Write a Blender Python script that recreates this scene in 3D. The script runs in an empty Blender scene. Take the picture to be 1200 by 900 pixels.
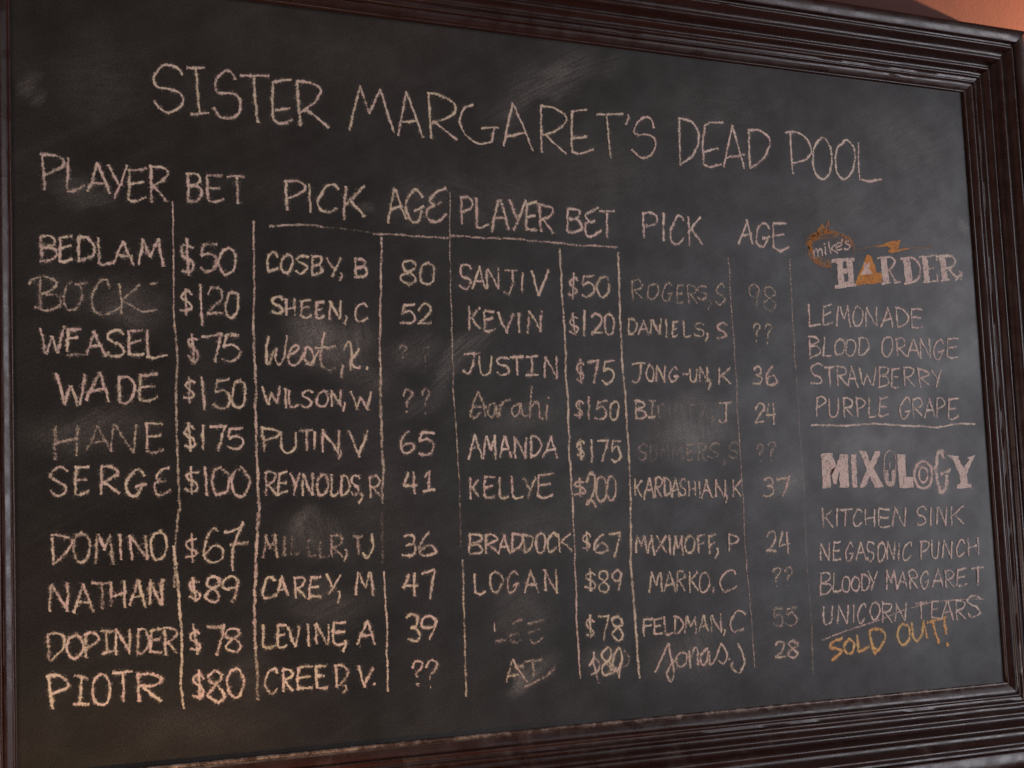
import bpy, math, random
from mathutils import Matrix, Vector

S = bpy.context.scene
COL = S.collection
rnd = random.Random(7)

# ------------------------------------------------------------------ camera
CAM_POS = Vector((-1.21845466, -2.05239205, -0.26496143))
CAM_ROT = Matrix(((0.88022092, -0.01292089, -0.47438823),
                  (-0.47264379, -0.11370646, -0.87388712),
                  (-0.04264961, 0.99343037, -0.10619378)))
FOC = 1929.016 / 1200.0                      # focal length in picture widths
cd = bpy.data.cameras.new('camera')
cd.sensor_width = 36.0
cd.lens = 36.0 * FOC
cd.clip_start, cd.clip_end = 0.05, 60.0
cam = bpy.data.objects.new('camera', cd)
COL.objects.link(cam)
cam.matrix_world = Matrix.Translation(CAM_POS) @ CAM_ROT.to_4x4()
S.camera = cam

# ------------------------------------------------------------------ light
w = bpy.data.worlds.new('World')
S.world = w
w.use_nodes = True
w.node_tree.nodes['Background'].inputs['Color'].default_value = (1.0, 0.84, 0.78, 1)
w.node_tree.nodes['Background'].inputs['Strength'].default_value = 0.09


def area(name, loc, target, size, size_y, power, color):
    l = bpy.data.lights.new(name, 'AREA')
    l.shape = 'RECTANGLE'
    l.size, l.size_y, l.energy, l.color = size, size_y, power, color
    o = bpy.data.objects.new(name, l)
    COL.objects.link(o)
    o.location = loc
    o.rotation_euler = (Vector(target) - Vector(loc)).to_track_quat('-Z', 'Y').to_euler()
    return o


area('window_daylight', (4.2, -3.2, 0.30), (0.3, 0, 0), 2.3, 1.8, 104, (0.93, 0.92, 1.0))
area('room_lamp', (-3.0, -2.0, -1.0), (-0.1, 0, 0), 0.9, 0.7, 52, (1.0, 0.81, 0.76))
area('ceiling_lamp', (0.75, -2.5, 2.65), (-0.5, 0, -0.5), 0.3, 0.3, 12, (1.0, 0.68, 0.48))
area('bar_lamp', (-0.66, -0.30, -0.96), (-0.52, 0, -0.56), 0.10, 0.08, 5.0, (1.0, 0.56, 0.20))
wl = bpy.data.lights.new('wall_lamp', 'POINT')
wl.energy, wl.color, wl.shadow_soft_size = 980, (1.0, 0.44, 0.22), 0.012
wlo = bpy.data.objects.new('wall_lamp', wl)
COL.objects.link(wlo)
wlo.location = (1.62, -0.018, 0.44)

S.view_settings.view_transform = 'Standard'
S.view_settings.look = 'None'
S.view_settings.gamma = 1.0
S.view_settings.exposure = -0.20
S.cycles.max_bounces = 6
S.cycles.transparent_max_bounces = 24


# ------------------------------------------------------------------ survey: photo point -> point on the board plane
def bp(px, py):
    d = CAM_ROT @ Vector(((px - 600) / 1200 / FOC, -(py - 450) / 1200 / FOC, -1.0))
    t = -CAM_POS.y / d.y
    p = CAM_POS + d * t
    return p.x, p.z


BW, BH = 0.79913, 0.5        # half width and half height of the slate


# ------------------------------------------------------------------ node helpers
class NT:
    def __init__(self, name):
        self.m = bpy.data.materials.new(name)
        self.m.use_nodes = True
        self.t = self.m.node_tree
        self.t.nodes.clear()

    def n(self, typ, **kw):
        nd = self.t.nodes.new(typ)
        for k, v in kw.items():
            setattr(nd, k, v)
        return nd

    def put(self, sock, v):
        if v is None:
            return
        if hasattr(v, 'is_output'):
            self.t.links.new(v, sock)
        else:
            sock.default_value = v

    def math(self, op, a, b=None, c=None, clamp=False):
        nd = self.n('ShaderNodeMath', operation=op, use_clamp=clamp)
        for i, v in enumerate((a, b, c)):
            self.put(nd.inputs[i], v)
        return nd.outputs[0]

    def noise(self, vec, scale, detail=2.0, rough=0.5, dist=0.0):
        nd = self.n('ShaderNodeTexNoise')
        self.put(nd.inputs['Vector'], vec)
        nd.inputs['Scale'].default_value = scale
        nd.inputs['Detail'].default_value = detail
        nd.inputs['Roughness'].default_value = rough
        nd.inputs['Distortion'].default_value = dist
        return nd.outputs['Fac']

    def mapr(self, v, a, b, c=0.0, d=1.0, smooth=True):
        nd = self.n('ShaderNodeMapRange')
        nd.interpolation_type = 'SMOOTHSTEP' if smooth else 'LINEAR'
        nd.clamp = True
        self.put(nd.inputs[0], v)
        for i, x in enumerate((a, b, c, d)):
            self.put(nd.inputs[i + 1], x)
        return nd.outputs[0]

    def mixc(self, f, a, b):
        nd = self.n('ShaderNodeMix', data_type='RGBA')
        self.put(nd.inputs[0], f)
        for s, v in ((nd.inputs[6], a), (nd.inputs[7], b)):
            self.put(s, v)
        return nd.outputs[2]

    def mapping(self, vec, loc=(0, 0, 0), rot=(0, 0, 0), scale=(1, 1, 1), typ='POINT'):
        nd = self.n('ShaderNodeMapping', vector_type=typ)
        self.put(nd.inputs['Vector'], vec)
        nd.inputs['Location'].default_value = loc
        nd.inputs['Rotation'].default_value = rot
        nd.inputs['Scale'].default_value = scale
        return nd.outputs[0]

    def out(self, sh):
        o = self.n('ShaderNodeOutputMaterial')
        self.t.links.new(sh, o.inputs['Surface'])
        return self.m


# dust left by wiping: photo x, y, half length, half width (photo px), turn in degrees, strength, streaky?
SMUDGES = [
    (640, 92, 62, 30, -28, .75, 1), (600, 120, 45, 18, -30, .35, 1), (705, 80, 40, 14, -20, .3, 1),
    (388, 402, 60, 40, 8, .72, 78), (430, 440, 40, 25, 0, .35, 0), (375, 395, 40, 25, 0, .35, 0),
    (535, 425, 50, 16, -38, .55, 1), (555, 400, 60, 14, -38, .4, 1), (500, 470, 40, 12, -30, .3, 1),
    (485, 410, 40, 26, 0, .35, 0), (110, 345, 80, 32, 6, .38, 0), (160, 365, 50, 25, 0, .40, 0),
    (110, 505, 80, 28, -8, .40, 0), (365, 628, 48, 34, 5, .52, 72), (350, 612, 22, 12, -40, .5, 1),
    (385, 705, 60, 30, 0, .3, 0), (812, 494, 62, 36, 4, .58, 86), (800, 520, 60, 26, 0, .45, 0),
    (825, 472, 48, 16, 0, .4, 0), (612, 485, 52, 24, -4, .35, 0), (610, 720, 44, 40, 0, .30, 0),
    (625, 790, 38, 16, -38, .65, 1), (612, 800, 16, 20, 0, .5, 0), (710, 778, 30, 22, 0, .45, 0),
    (805, 765, 50, 34, 0, .40, 60), (300, 790, 30, 30, 0, .2, 0), (95, 225, 40, 22, 20, .45, 0),
    (35, 100, 20, 12, -35, .5, 1), (48, 115, 14, 8, -45, .5, 1), (120, 90, 60, 70, 0, .22, 0),
    (560, 230, 90, 40, 0, .20, 0), (480, 245, 50, 40, 0, .22, 0), (695, 205, 70, 60, 0, .18, 0),
    (1060, 170, 60, 60, 10, .30, 0), (1090, 300, 45, 90, 0, .25, 0), (1010, 245, 110, 40, 0, .22, 0),
    (915, 565, 30, 24, 0, .5, 0), (1030, 520, 90, 22, 0, .35, 0), (690, 575, 36, 26, 0, .35, 0),
    (560, 330, 40, 26, -30, .2, 1), (640, 615, 70, 26, 0, .18, 0), (840, 130, 70, 60, 0, .15, 0),
    (1130, 262, 10, 14, 0, .55, 0), (1020, 560, 120, 60, 0, .14, 0), (440, 560, 60, 120, 0, .12, 0),
    (230, 850, 90, 25, 0, .12, 0), (720, 640, 60, 70, 0, .14, 0), (1040, 720, 120, 60, 0, .12, 0),
    (370, 60, 120, 40, 6, .10, 0), (900, 730, 60, 60, 0, .12, 0), (425, 243, 14, 10, 30, .5, 0),
    (300, 220, 60, 30, 0, .12, 0), (245, 480, 30, 90, 0, .08, 0), (590, 640, 40, 30, 0, .2, 0),
]


def mat_slate():
    k = NT('slate_paint')
    co = k.n('ShaderNodeTexCoord').outputs['Object']
    warp = k.n('ShaderNodeTexNoise')
    k.put(warp.inputs['Vector'], co)
    warp.inputs['Scale'].default_value = 14
    warp.inputs['Detail'].default_value = 3
    off = k.n('ShaderNodeVectorMath', operation='MULTIPLY_ADD')
    k.put(off.inputs[0], warp.outputs['Color'])
    off.inputs[1].default_value = (.055, .055, .055)
    off.inputs[2].default_value = (-.0275, -.0275, -.0275)
    cw = k.n('ShaderNodeVectorMath', operation='ADD')
    k.put(cw.inputs[0], co)
    k.put(cw.inputs[1], off.outputs[0])
    cw = cw.outputs[0]
    total = None
    for (px, py, rx, ry, ang, st, streak) in SMUDGES:
        drag = streak if abs(streak) > 1 else -35 + (px * 7 + py * 3) % 60
        streak = streak == 1
        x, z = bp(px, py)
        x1, z1 = bp(px + 5, py)
        x2, z2 = bp(px, py + 5)
        sx, sz = abs(x1 - x) / 5, abs(z2 - z) / 5
        hx, hz = rx * sx, ry * sz
        m = k.mapping(cw, loc=(x, 0, z), rot=(0, math.radians(ang), 0), scale=(hx, 1000, hz), typ='TEXTURE')
        ln = k.n('ShaderNodeVectorMath', operation='LENGTH')
        k.put(ln.inputs[0], m)
        f = k.mapr(ln.outputs['Value'], 1.25, 0.15, 0.0, st)
        if streak:
            sm = k.mapping(co, rot=(0, math.radians(ang), 0), scale=(0.06, 1, .0045), typ='TEXTURE')
            f = k.math('MULTIPLY', f, k.mapr(k.noise(sm, 1.0, 3.0, .6), .28, .68, .15, 1.0))
        else:
            sm = k.mapping(co, rot=(0, math.radians(drag), 0), scale=(0.05, 1, .007), typ='TEXTURE')
            f = k.math('MULTIPLY', f, k.mapr(k.noise(sm, 1.0, 4.0, .65), .30, .68, .40, 1.05))
        total = f if total is None else k.math('ADD', total, f)
    cloud = k.mapr(k.noise(co, 9.0, 5.0, .62, .3), .28, .72, .35, 1.0)
    total = k.math('MULTIPLY', total, cloud)
    # faint wipe streaks over the whole slate
    st1 = k.noise(k.mapping(co, rot=(0, math.radians(-28), 0), scale=(.30, 1, .018), typ='TEXTURE'), 1.0, 4.0, .6)
    st2 = k.noise(k.mapping(co, rot=(0, math.radians(18), 0), scale=(.35, 1, .03), typ='TEXTURE'), 1.0, 4.0, .6)
    base = k.math('ADD', k.mapr(st1, .50, .78, 0, .032), k.mapr(st2, .50, .8, 0, .025))
    base = k.math('ADD', base, k.mapr(k.noise(co, 3.2, 4.0, .6), .38, .75, 0.0, .05))
    total = k.math('ADD', total, base)
    grain = k.mapr(k.noise(co, 520.0, 2.0, .7), .30, .72, .40, 1.6)
    fine = k.mapr(k.noise(co, 260.0, 2.0, .6), .3, .7, .75, 1.25)
    total = k.math('MULTIPLY', k.math('MULTIPLY', total, fine), .23)
    dust = k.math('MULTIPLY', total, grain, clamp=True)
    tint = k.mixc(k.mapr(k.noise(co, 5.0, 2.0), .35, .65), (.0080, .0056, .0050, 1), (.0056, .0062, .0050, 1))
    sp = k.mixc(k.mapr(k.noise(co, 430.0, 1.0, .5), .3, .7), (.0005, .0005, .0005, 1), (.024, .019, .018, 1))
    tint = k.mixc(.38, tint, sp)
    col = k.mixc(dust, tint, (.74, .71, .70, 1))
    b = k.n('ShaderNodeBsdfPrincipled')
    k.put(b.inputs['Base Color'], col)
    k.put(b.inputs['Roughness'], k.mapr(k.noise(co, 7.0, 3.0), .3, .7, .44, .50))
    gl = k.math('MULTIPLY', k.mapr(k.noise(co, 560.0, 2.0, .75), .30, .70, .36, .68), k.mapr(k.noise(co, 17.0, 4.0, .65), .3, .7, .80, 1.15))
    gl = k.math('MULTIPLY', gl, k.mapr(st1, .3, .75, .95, 1.05))
    k.put(b.inputs['Specular IOR Level'], gl)
    bump = k.n('ShaderNodeBump')
    bump.inputs['Strength'].default_value = .10
    bump.inputs['Distance'].default_value = .0005
    k.put(bump.inputs['Height'], k.noise(co, 380.0, 3.0, .6))
    k.put(b.inputs['Normal'], bump.outputs[0])
    return k.out(b.outputs[0])


def mat_chalk(name, c1, c2, c3):
    k = NT(name)
    co = k.n('ShaderNodeTexCoord').outputs['Object']
    edge = k.n('ShaderNodeAttribute', attribute_name='edge').outputs['Fac']
    press = k.n('ShaderNodeAttribute', attribute_name='press').outputs['Fac']
    g = k.noise(co, 340.0, 2.0, .65)
    g2 = k.noise(co, 125.0, 2.0, .6)
    g3 = k.noise(co, 28.0, 2.0, .6)
    # coverage of the slate's tooth
    h = k.math('ADD', k.math('MULTIPLY', g, .62), k.math('MULTIPLY', g2, .38))
    cov = k.math('MULTIPLY', k.mapr(edge, 0.0, .95, 0.05, 1.0), k.mapr(press, 0.0, 1.0, .34, .84, smooth=False))
    cov = k.math('MULTIPLY', cov, k.mapr(g3, .3, .7, .84, 1.10))
    thr = k.mapr(cov, 0.0, 1.0, .72, .30, smooth=False)
    a = k.mapr(k.math('SUBTRACT', h, thr), -.16, .17)
    a = k.math('MULTIPLY', a, k.mapr(press, 0.0, 1.0, .22, .90, smooth=False), clamp=True)
    a = k.math('MULTIPLY', a, k.mapr(edge, 0.0, .40, 0.0, 1.0), clamp=True)
    t1 = k.mapr(k.noise(co, 90.0, 2.0, .6), .36, .64)
    t2 = k.mapr(k.noise(k.mapping(co, loc=(3.1, 0, 1.7)), 70.0, 2.0, .6), .44, .70)
    tone = k.n('ShaderNodeAttribute', attribute_name='tone').outputs['Fac']
    t1 = k.math('ADD', k.math('MULTIPLY', t1, .6), k.mapr(tone, .35, .9, 0, .6), clamp=True)
    t2 = k.math('ADD', k.math('MULTIPLY', t2, .6), k.mapr(tone, .55, .05, 0, .5), clamp=True)
    col = k.mixc(t2, k.mixc(t1, c1, c2), c3)
    d = k.n('ShaderNodeBsdfDiffuse')
    k.put(d.inputs['Color'], col)
    t = k.n('ShaderNodeBsdfTransparent')
    mx = k.n('ShaderNodeMixShader')
    k.put(mx.inputs[0], a)
    k.t.links.new(t.outputs[0], mx.inputs[1])
    k.t.links.new(d.outputs[0], mx.inputs[2])
    return k.out(mx.outputs[0])


def mat_wood():
    k = NT('dark_stained_wood')
    uv = k.n('ShaderNodeUVMap', uv_map='run').outputs[0]
    g = k.noise(k.mapping(uv, scale=(2.2, 130, 1)), 1.0, 5.0, .62, .4)
    g2 = k.noise(k.mapping(uv, scale=(7, 420, 1)), 1.0, 3.0, .6)
    co = k.n('ShaderNodeTexCoord').outputs['Object']
    wear = k.noise(co, 16.0, 4.0, .65)
    col = k.mixc(k.mapr(g, .32, .68), (.016, .0050, .0040, 1), (.036, .0120, .0090, 1))
    col = k.mixc(k.mapr(g2, .55, .75, 0, .45), col, (.010, .005, .004, 1))
    col = k.mixc(k.mapr(wear, .55, .8, 0, .25), col, (.06, .036, .028, 1))
    dust = k.noise(co, 420.0, 2.0, .7)
    col = k.mixc(k.mapr(dust, .54, .76, 0, .06), col, (.40, .36, .33, 1))
    sep = k.n('ShaderNodeSeparateXYZ')
    k.put(sep.inputs[0], uv)
    low = k.math('MULTIPLY', k.math('GREATER_THAN', sep.outputs[0], 5.0), k.math('LESS_THAN', sep.outputs[0], 9.0))
    led = k.math('MULTIPLY', k.mapr(sep.outputs[1], .004, .007), k.mapr(sep.outputs[1], .016, .009))
    heap = k.mapr(k.math('ADD', k.noise(co, 55.0, 4.0, .7), k.math('MULTIPLY', k.noise(co, 420.0, 2.0), .3)), .56, .92, .04, .55)
    dusty = k.math('MULTIPLY', k.math('MULTIPLY', low, led), heap)
    thin = k.math('MULTIPLY', low, k.mapr(k.noise(co, 24.0, 5.0, .7), .5, .8, 0.0, .10))
    col = k.mixc(k.math('ADD', dusty, thin, clamp=True), col, (.58, .47, .42, 1))
    b = k.n('ShaderNodeBsdfPrincipled')
    k.put(b.inputs['Base Color'], col)
    k.put(b.inputs['Roughness'], k.mapr(k.noise(co, 40.0, 3.0), .3, .7, .24, .40))
    b.inputs['Specular IOR Level'].default_value = .42
    bump = k.n('ShaderNodeBump')
    bump.inputs['Strength'].default_value = .22
    bump.inputs['Distance'].default_value = .0008
    k.put(bump.inputs['Height'], k.math('ADD', g, k.math('MULTIPLY', k.noise(co, 300.0, 2.0), .6)))
    k.put(b.inputs['Normal'], bump.outputs[0])
    return k.out(b.outputs[0])


def mat_wall():
    k = NT('orange_wall_paint')
    co = k.n('ShaderNodeTexCoord').outputs['Object']
    n = k.noise(co, 30.0, 5.0, .6)
    col = k.mixc(k.mapr(n, .3, .7), (.062, .0115, .0055, 1), (.080, .0170, .0080, 1))
    b = k.n('ShaderNodeBsdfPrincipled')
    k.put(b.inputs['Base Color'], col)
    b.inputs['Roughness'].default_value = .7
    bump = k.n('ShaderNodeBump')
    bump.inputs['Strength'].default_value = .12
    bump.inputs['Distance'].default_value = .0006
    k.put(bump.inputs['Height'], k.noise(co, 160.0, 4.0))
    k.put(b.inputs['Normal'], bump.outputs[0])
    return k.out(b.outputs[0])


M_SLATE, M_WOOD, M_WALL = mat_slate(), mat_wood(), mat_wall()
M_CHALK = mat_chalk('pale_chalk', (.76, .65, .59, 1), (.77, .58, .55, 1), (.76, .67, .51, 1))
M_PINK = mat_chalk('pinkish_chalk', (.84, .70, .67, 1), (.86, .65, .62, 1), (.84, .75, .66, 1))
M_ORANGE = mat_chalk('orange_chalk', (.74, .34, .12, 1), (.68, .28, .10, 1), (.74, .42, .16, 1))
M_AMBER = mat_chalk('amber_chalk', (.86, .56, .26, 1), (.86, .48, .23, 1), (.86, .65, .36, 1))


def link(name, me, mat, parent=None):
    o = bpy.data.objects.new(name, me)
    COL.objects.link(o)
    me.materials.append(mat)
    if parent is not None:
        o.parent = parent
    return o


# ------------------------------------------------------------------ the wall behind
def grid_plane(x0, x1, z0, z1, y, nx, nz, thick):
    v = [(x0 + (x1 - x0) * i / nx, y, z0 + (z1 - z0) * j / nz) for j in range(nz + 1) for i in range(nx + 1)]
    f = [(j * (nx + 1) + i, j * (nx + 1) + i + 1, (j + 1) * (nx + 1) + i + 1, (j + 1) * (nx + 1) + i)
         for j in range(nz) for i in range(nx)]
    b = len(v)
    v += [(x0, y + thick, z0), (x1, y + thick, z0), (x1, y + thick, z1), (x0, y + thick, z1)]
    f.append((b, b + 3, b + 2, b + 1))
    c = [0, nx, (nz + 1) * (nx + 1) - 1, nz * (nx + 1)]
    bottom = [i for i in range(nx + 1)]
    top = [nz * (nx + 1) + i for i in range(nx + 1)]
    left = [j * (nx + 1) for j in range(nz + 1)]
    right = [j * (nx + 1) + nx for j in range(nz + 1)]
    f += [tuple(bottom[::-1]) + (b, b + 1), tuple(top) + (b + 2, b + 3),
          tuple(left) + (b + 3, b), tuple(right[::-1]) + (b + 1, b + 2)]
    me = bpy.data.meshes.new('sheet')
    me.from_pydata(v, [], f)
    me.update()
    return me


wall = link('wall', grid_plane(-2.6, 3.0, -1.7, 1.7, 0.022, 8, 6, 0.12), M_WALL)
wall['kind'] = 'structure'

# ------------------------------------------------------------------ the chalkboard
board = bpy.data.objects.new('chalkboard', None)
COL.objects.link(board)
board.empty_display_size = .2
board['label'] = 'big black chalkboard in dark stepped wood frame, chalked with columns of names and bets'
board['category'] = 'chalkboard'

link('slate_panel', grid_plane(-BW - .012, BW + .012, -BH - .012, BH + .012, 0.0, 2, 2, .012), M_SLATE, board)

# moulding section: distance out from the slate's edge, height above the slate (mm)
PROFILE = [(0, -3), (.2, 3), (.8, 4.4), (2.2, 5.1), (3.8, 5.2), (4.6, 4.7), (5.2, 5.3), (8, 6.6), (12, 8.3), (16, 9.8), (16.8, 9.6), (17.2, 8.6),
           (18, 8.4), (18.8, 10.4), (20, 11.6), (21.8, 11.8), (23.2, 11), (23.8, 9.6), (28, 10.2), (29.2, 12.2), (30.8, 13.8), (32.8, 14),
           (34.6, 13), (35.4, 11.2), (36.2, 11), (40.6, 12), (42.2, 14.6), (43.8, 18), (46, 20), (48.4, 20.2),
           (50.4, 18.8), (51.4, 16), (53.4, 15.6), (56, 17), (58.4, 20), (60.4, 24.8), (62.4, 29.2), (64.8, 31.4), (67.4, 31.6),
           (69.6, 30), (70.8, 26), (73, 25.4), (77, 26.6), (81, 29.4), (84, 33.6), (86.2, 36.6), (88.8, 37.6), (91.4, 36.6),
           (93.2, 33.6), (94, 30.4), (96.6, 30.4), (98.2, 31.6), (99.4, 35.2), (101, 36.6), (120, 37.4), (122.5, 36.8), (124, 36), (125.6, 34.6),
           (126.4, 32), (126.4, -20)]
RAIL_K = {'top': .905, 'bottom': 1.1, 'left': 1.0, 'right': 1.0}


def rail(side):
    n = 64
    verts, faces, uvs = [], [], []
    arc = [0.0]
    for a, b in zip(PROFILE, PROFILE[1:]):
        arc.append(arc[-1] + math.hypot(b[0] - a[0], b[1] - a[1]) / 1000)
    P = len(PROFILE)
    rr = random.Random(side)
    for i in range(n + 1):
        t = i / n
        for j, (d, h) in enumerate(PROFILE):
            dd = d / 1000
            h = h / 1000
            wob = (rr.random() - .5) * .00035
            if side in ('top', 'bottom'):
                xl = -BW - dd * RAIL_K['left'] + .0005
                xr = BW + dd * RAIL_K['right'] - .0005
                x = xl + (xr - xl) * t
                z = (BH + dd * RAIL_K['top']) if side == 'top' else (-BH - dd * RAIL_K['bottom'])
                s = x
            else:
                zb = -BH - dd * RAIL_K['bottom'] + .0005
                zt = BH + dd * RAIL_K['top'] - .0005
                z = zb + (zt - zb) * t
                x = (BW + dd) if side == 'right' else (-BW - dd)
                s = z
            verts.append((x, -h + wob, z))
            uvs.append((s + {'top': 0, 'bottom': 7, 'left': 13, 'right': 21}[side], arc[j]))
    flip = side in ('top', 'left')
    for i in range(n):
        for j in range(P - 1):
            q = (i * P + j, i * P + j + 1, (i + 1) * P + j + 1, (i + 1) * P + j)
            faces.append(q[::-1] if flip else q)
        q = (i * P + P - 1, i * P, (i + 1) * P, (i + 1) * P + P - 1)      # back
        faces.append(q[::-1] if flip else q)
    e0 = tuple(range(P))
    e1 = tuple(n * P + j for j in range(P))
    faces.append(e0 if flip else e0[::-1])
    faces.append(e1[::-1] if flip else e1)
    me = bpy.data.meshes.new('rail')
    me.from_pydata(verts, [], faces)
    ul = me.uv_layers.new(name='run')
    for l in me.loops:
        ul.data[l.index].uv = uvs[l.vertex_index]
    for p in me.polygons:
        p.use_smooth = len(p.vertices) == 4
    me.update()
    me.set_sharp_from_angle(angle=math.radians(50))
    return link('frame_rail', me, M_WOOD, board)


for s in ('top', 'bottom', 'left', 'right'):
    rail(s)

# ------------------------------------------------------------------ chalk strokes
GLYPH = {
    'A': 's0,100 48,0;s48,0 100,100;s16,64 84,60',
    'B': 's8,2 9,98;c2,4 55,2 86,16 76,36 14,48;c14,48 74,52 98,76 70,95 6,99',
    'C': 'c97,22 78,4 46,6 14,36 4,66 22,95 56,98 98,78',
    'D': 's10,3 12,97;c2,4 55,7 96,36 90,70 52,92 10,98',
    'd': 's8,2 16,98;c2,3 60,4 98,22 86,55 52,80 16,98',
    'E': 's9,4 6,95;s6,6 94,1;s8,50 80,44;c6,94 42,99 97,90',
    'e': 'c92,2 50,12 15,34 36,48 72,46;c42,48 8,64 15,92 52,99 99,78',
    'F': 's6,4 10,99;s2,6 96,0;s8,48 82,42',
    'G': 'c90,22 66,2 28,18 4,58 18,95 58,97 86,62;s48,64 98,58',
    'H': 's6,2 12,98;s90,0 94,98;s10,56 92,46',
    'I': 's48,0 52,100',
    'i': 's50,2 50,98;s5,4 96,1;s2,98 100,94',
    'J': 's6,5 99,0;c60,3 66,50 58,84 34,98 4,86',
    'j': 'c76,0 82,60 62,95 30,99 3,80',
    'K': 's8,0 12,100;s94,5 12,56;s34,48 99,97',
    'L': 's6,0 9,94;c8,95 42,99 99,90',
    'M': 's3,100 20,2;s20,2 50,62;s50,62 82,0;s82,0 98,100',
    'N': 's6,99 10,2;s10,2 88,98;s88,98 94,0',
    'O': 'c56,2 20,14 3,50 14,88 46,99 82,85 98,45 84,12 48,1',
    'P': 's9,2 15,100;c2,5 55,2 96,20 80,42 13,60',
    'R': 's9,2 13,100;c2,4 60,2 95,20 76,42 13,54;s30,54 99,98',
    'S': 'c96,13 70,0 30,6 8,26 30,44 70,54 93,74 70,94 30,98 3,84',
    'T': 's0,6 100,0;s50,4 54,100',
    'U': 'c4,0 6,60 20,95 54,98 84,76 90,40 93,0',
    'V': 's2,0 48,100;s48,100 99,2',
    'W': 's2,0 26,98;s26,98 50,38;s50,38 74,98;s74,98 99,0',
    'X': 's4,0 96,100;s94,0 4,100',
    'Y': 's2,2 54,56;s98,0 36,100',
    '0': 'c56,2 20,14 3,50 14,88 46,99 82,85 98,45 84,12 50,1',
    '1': 's34,0 60,100',
    'l': 's10,30 48,0;s48,0 52,94;s0,98 100,94',
    '2': 'c4,24 34,2 78,6 88,30 52,64 4,95;s4,95 99,92',
    '3': 'c6,12 50,0 88,14 76,38 36,46;c36,46 86,52 98,76 66,97 4,92',
    '4': 's36,2 4,62;s4,62 99,58;s78,0 80,100',
    '5': 's24,4 97,0;s24,4 14,44;c14,44 60,35 96,58 86,88 46,100 3,90',
    '6': 'c66,0 30,20 5,60 15,92 50,99 90,85 88,62 55,52 12,72',
    '7': 's2,7 98,1;s98,1 50,100',
    '8': 'c86,16 56,0 15,12 20,35 60,52 93,76 60,99 12,86 12,66 50,48 86,28 80,10',
    '9': 'c92,24 60,0 15,12 5,35 30,52 70,45 93,20;s93,20 56,100',
    '$': 'c94,24 60,14 15,28 25,45 75,58 90,75 55,88 4,80;s48,0 56,100',
    '?': 'c6,26 40,2 92,8 86,32 50,50 44,70;s46,93 52,99',
    ',': 'c50,0 76,40 8,100',
    '.': 's20,40 80,60',
    '-': 's0,60 100,40',
}

# patch of the photo used while tracing: corner and enlargement
TILE = {'T1': (160, 50, 4), 'T2': (400, 75, 4), 'T3': (680, 75, 4), 'T4': (880, 75, 4),
        'L1': (20, 160, 4), 'L2': (20, 370, 4), 'L3': (30, 605, 4),
        'P1': (290, 200, 4), 'P2': (290, 380, 4), 'P3': (290, 605, 4),
        'M1': (520, 210, 4), 'M2': (520, 400, 4), 'M3': (520, 605, 4),
        'R1': (720, 240, 4), 'R2': (720, 410, 4), 'R3': (720, 605, 4),
        'D1': (930, 250, 5.714), 'D2': (930, 380, 5.217), 'D3': (940, 500, 5.217), 'D4': (940, 620, 5.217),
        'E1': (550, 700, 8), 'E2': (680, 740, 5.714), 'E3': (300, 370, 8), 'E4': (940, 690, 5.4545)}


def pts_of(txt):
    return [tuple(float(q) for q in p.split(',')) for p in txt.split()]


def curve(pts, closed=False):
    """Catmull-Rom through the points."""
    out = []
    n = len(pts)
    if n < 3:
        return pts
    for i in range(n - 1):
        p0 = pts[i - 1] if i else (2 * pts[0][0] - pts[1][0], 2 * pts[0][1] - pts[1][1])
        p1, p2 = pts[i], pts[i + 1]
        p3 = pts[i + 2] if i + 2 < n else (2 * p2[0] - p1[0], 2 * p2[1] - p1[1])
        for s in range(8):
            t = s / 8
            out.append(tuple(.5 * (2 * b + (c - a) * t + (2 * a - 5 * b + 4 * c - d) * t * t + (3 * b - a - 3 * c + d) * t ** 3)
                             for a, b, c, d in zip(p0, p1, p2, p3)))
    out.append(pts[-1])
    return out


LAYER = [0]


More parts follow.
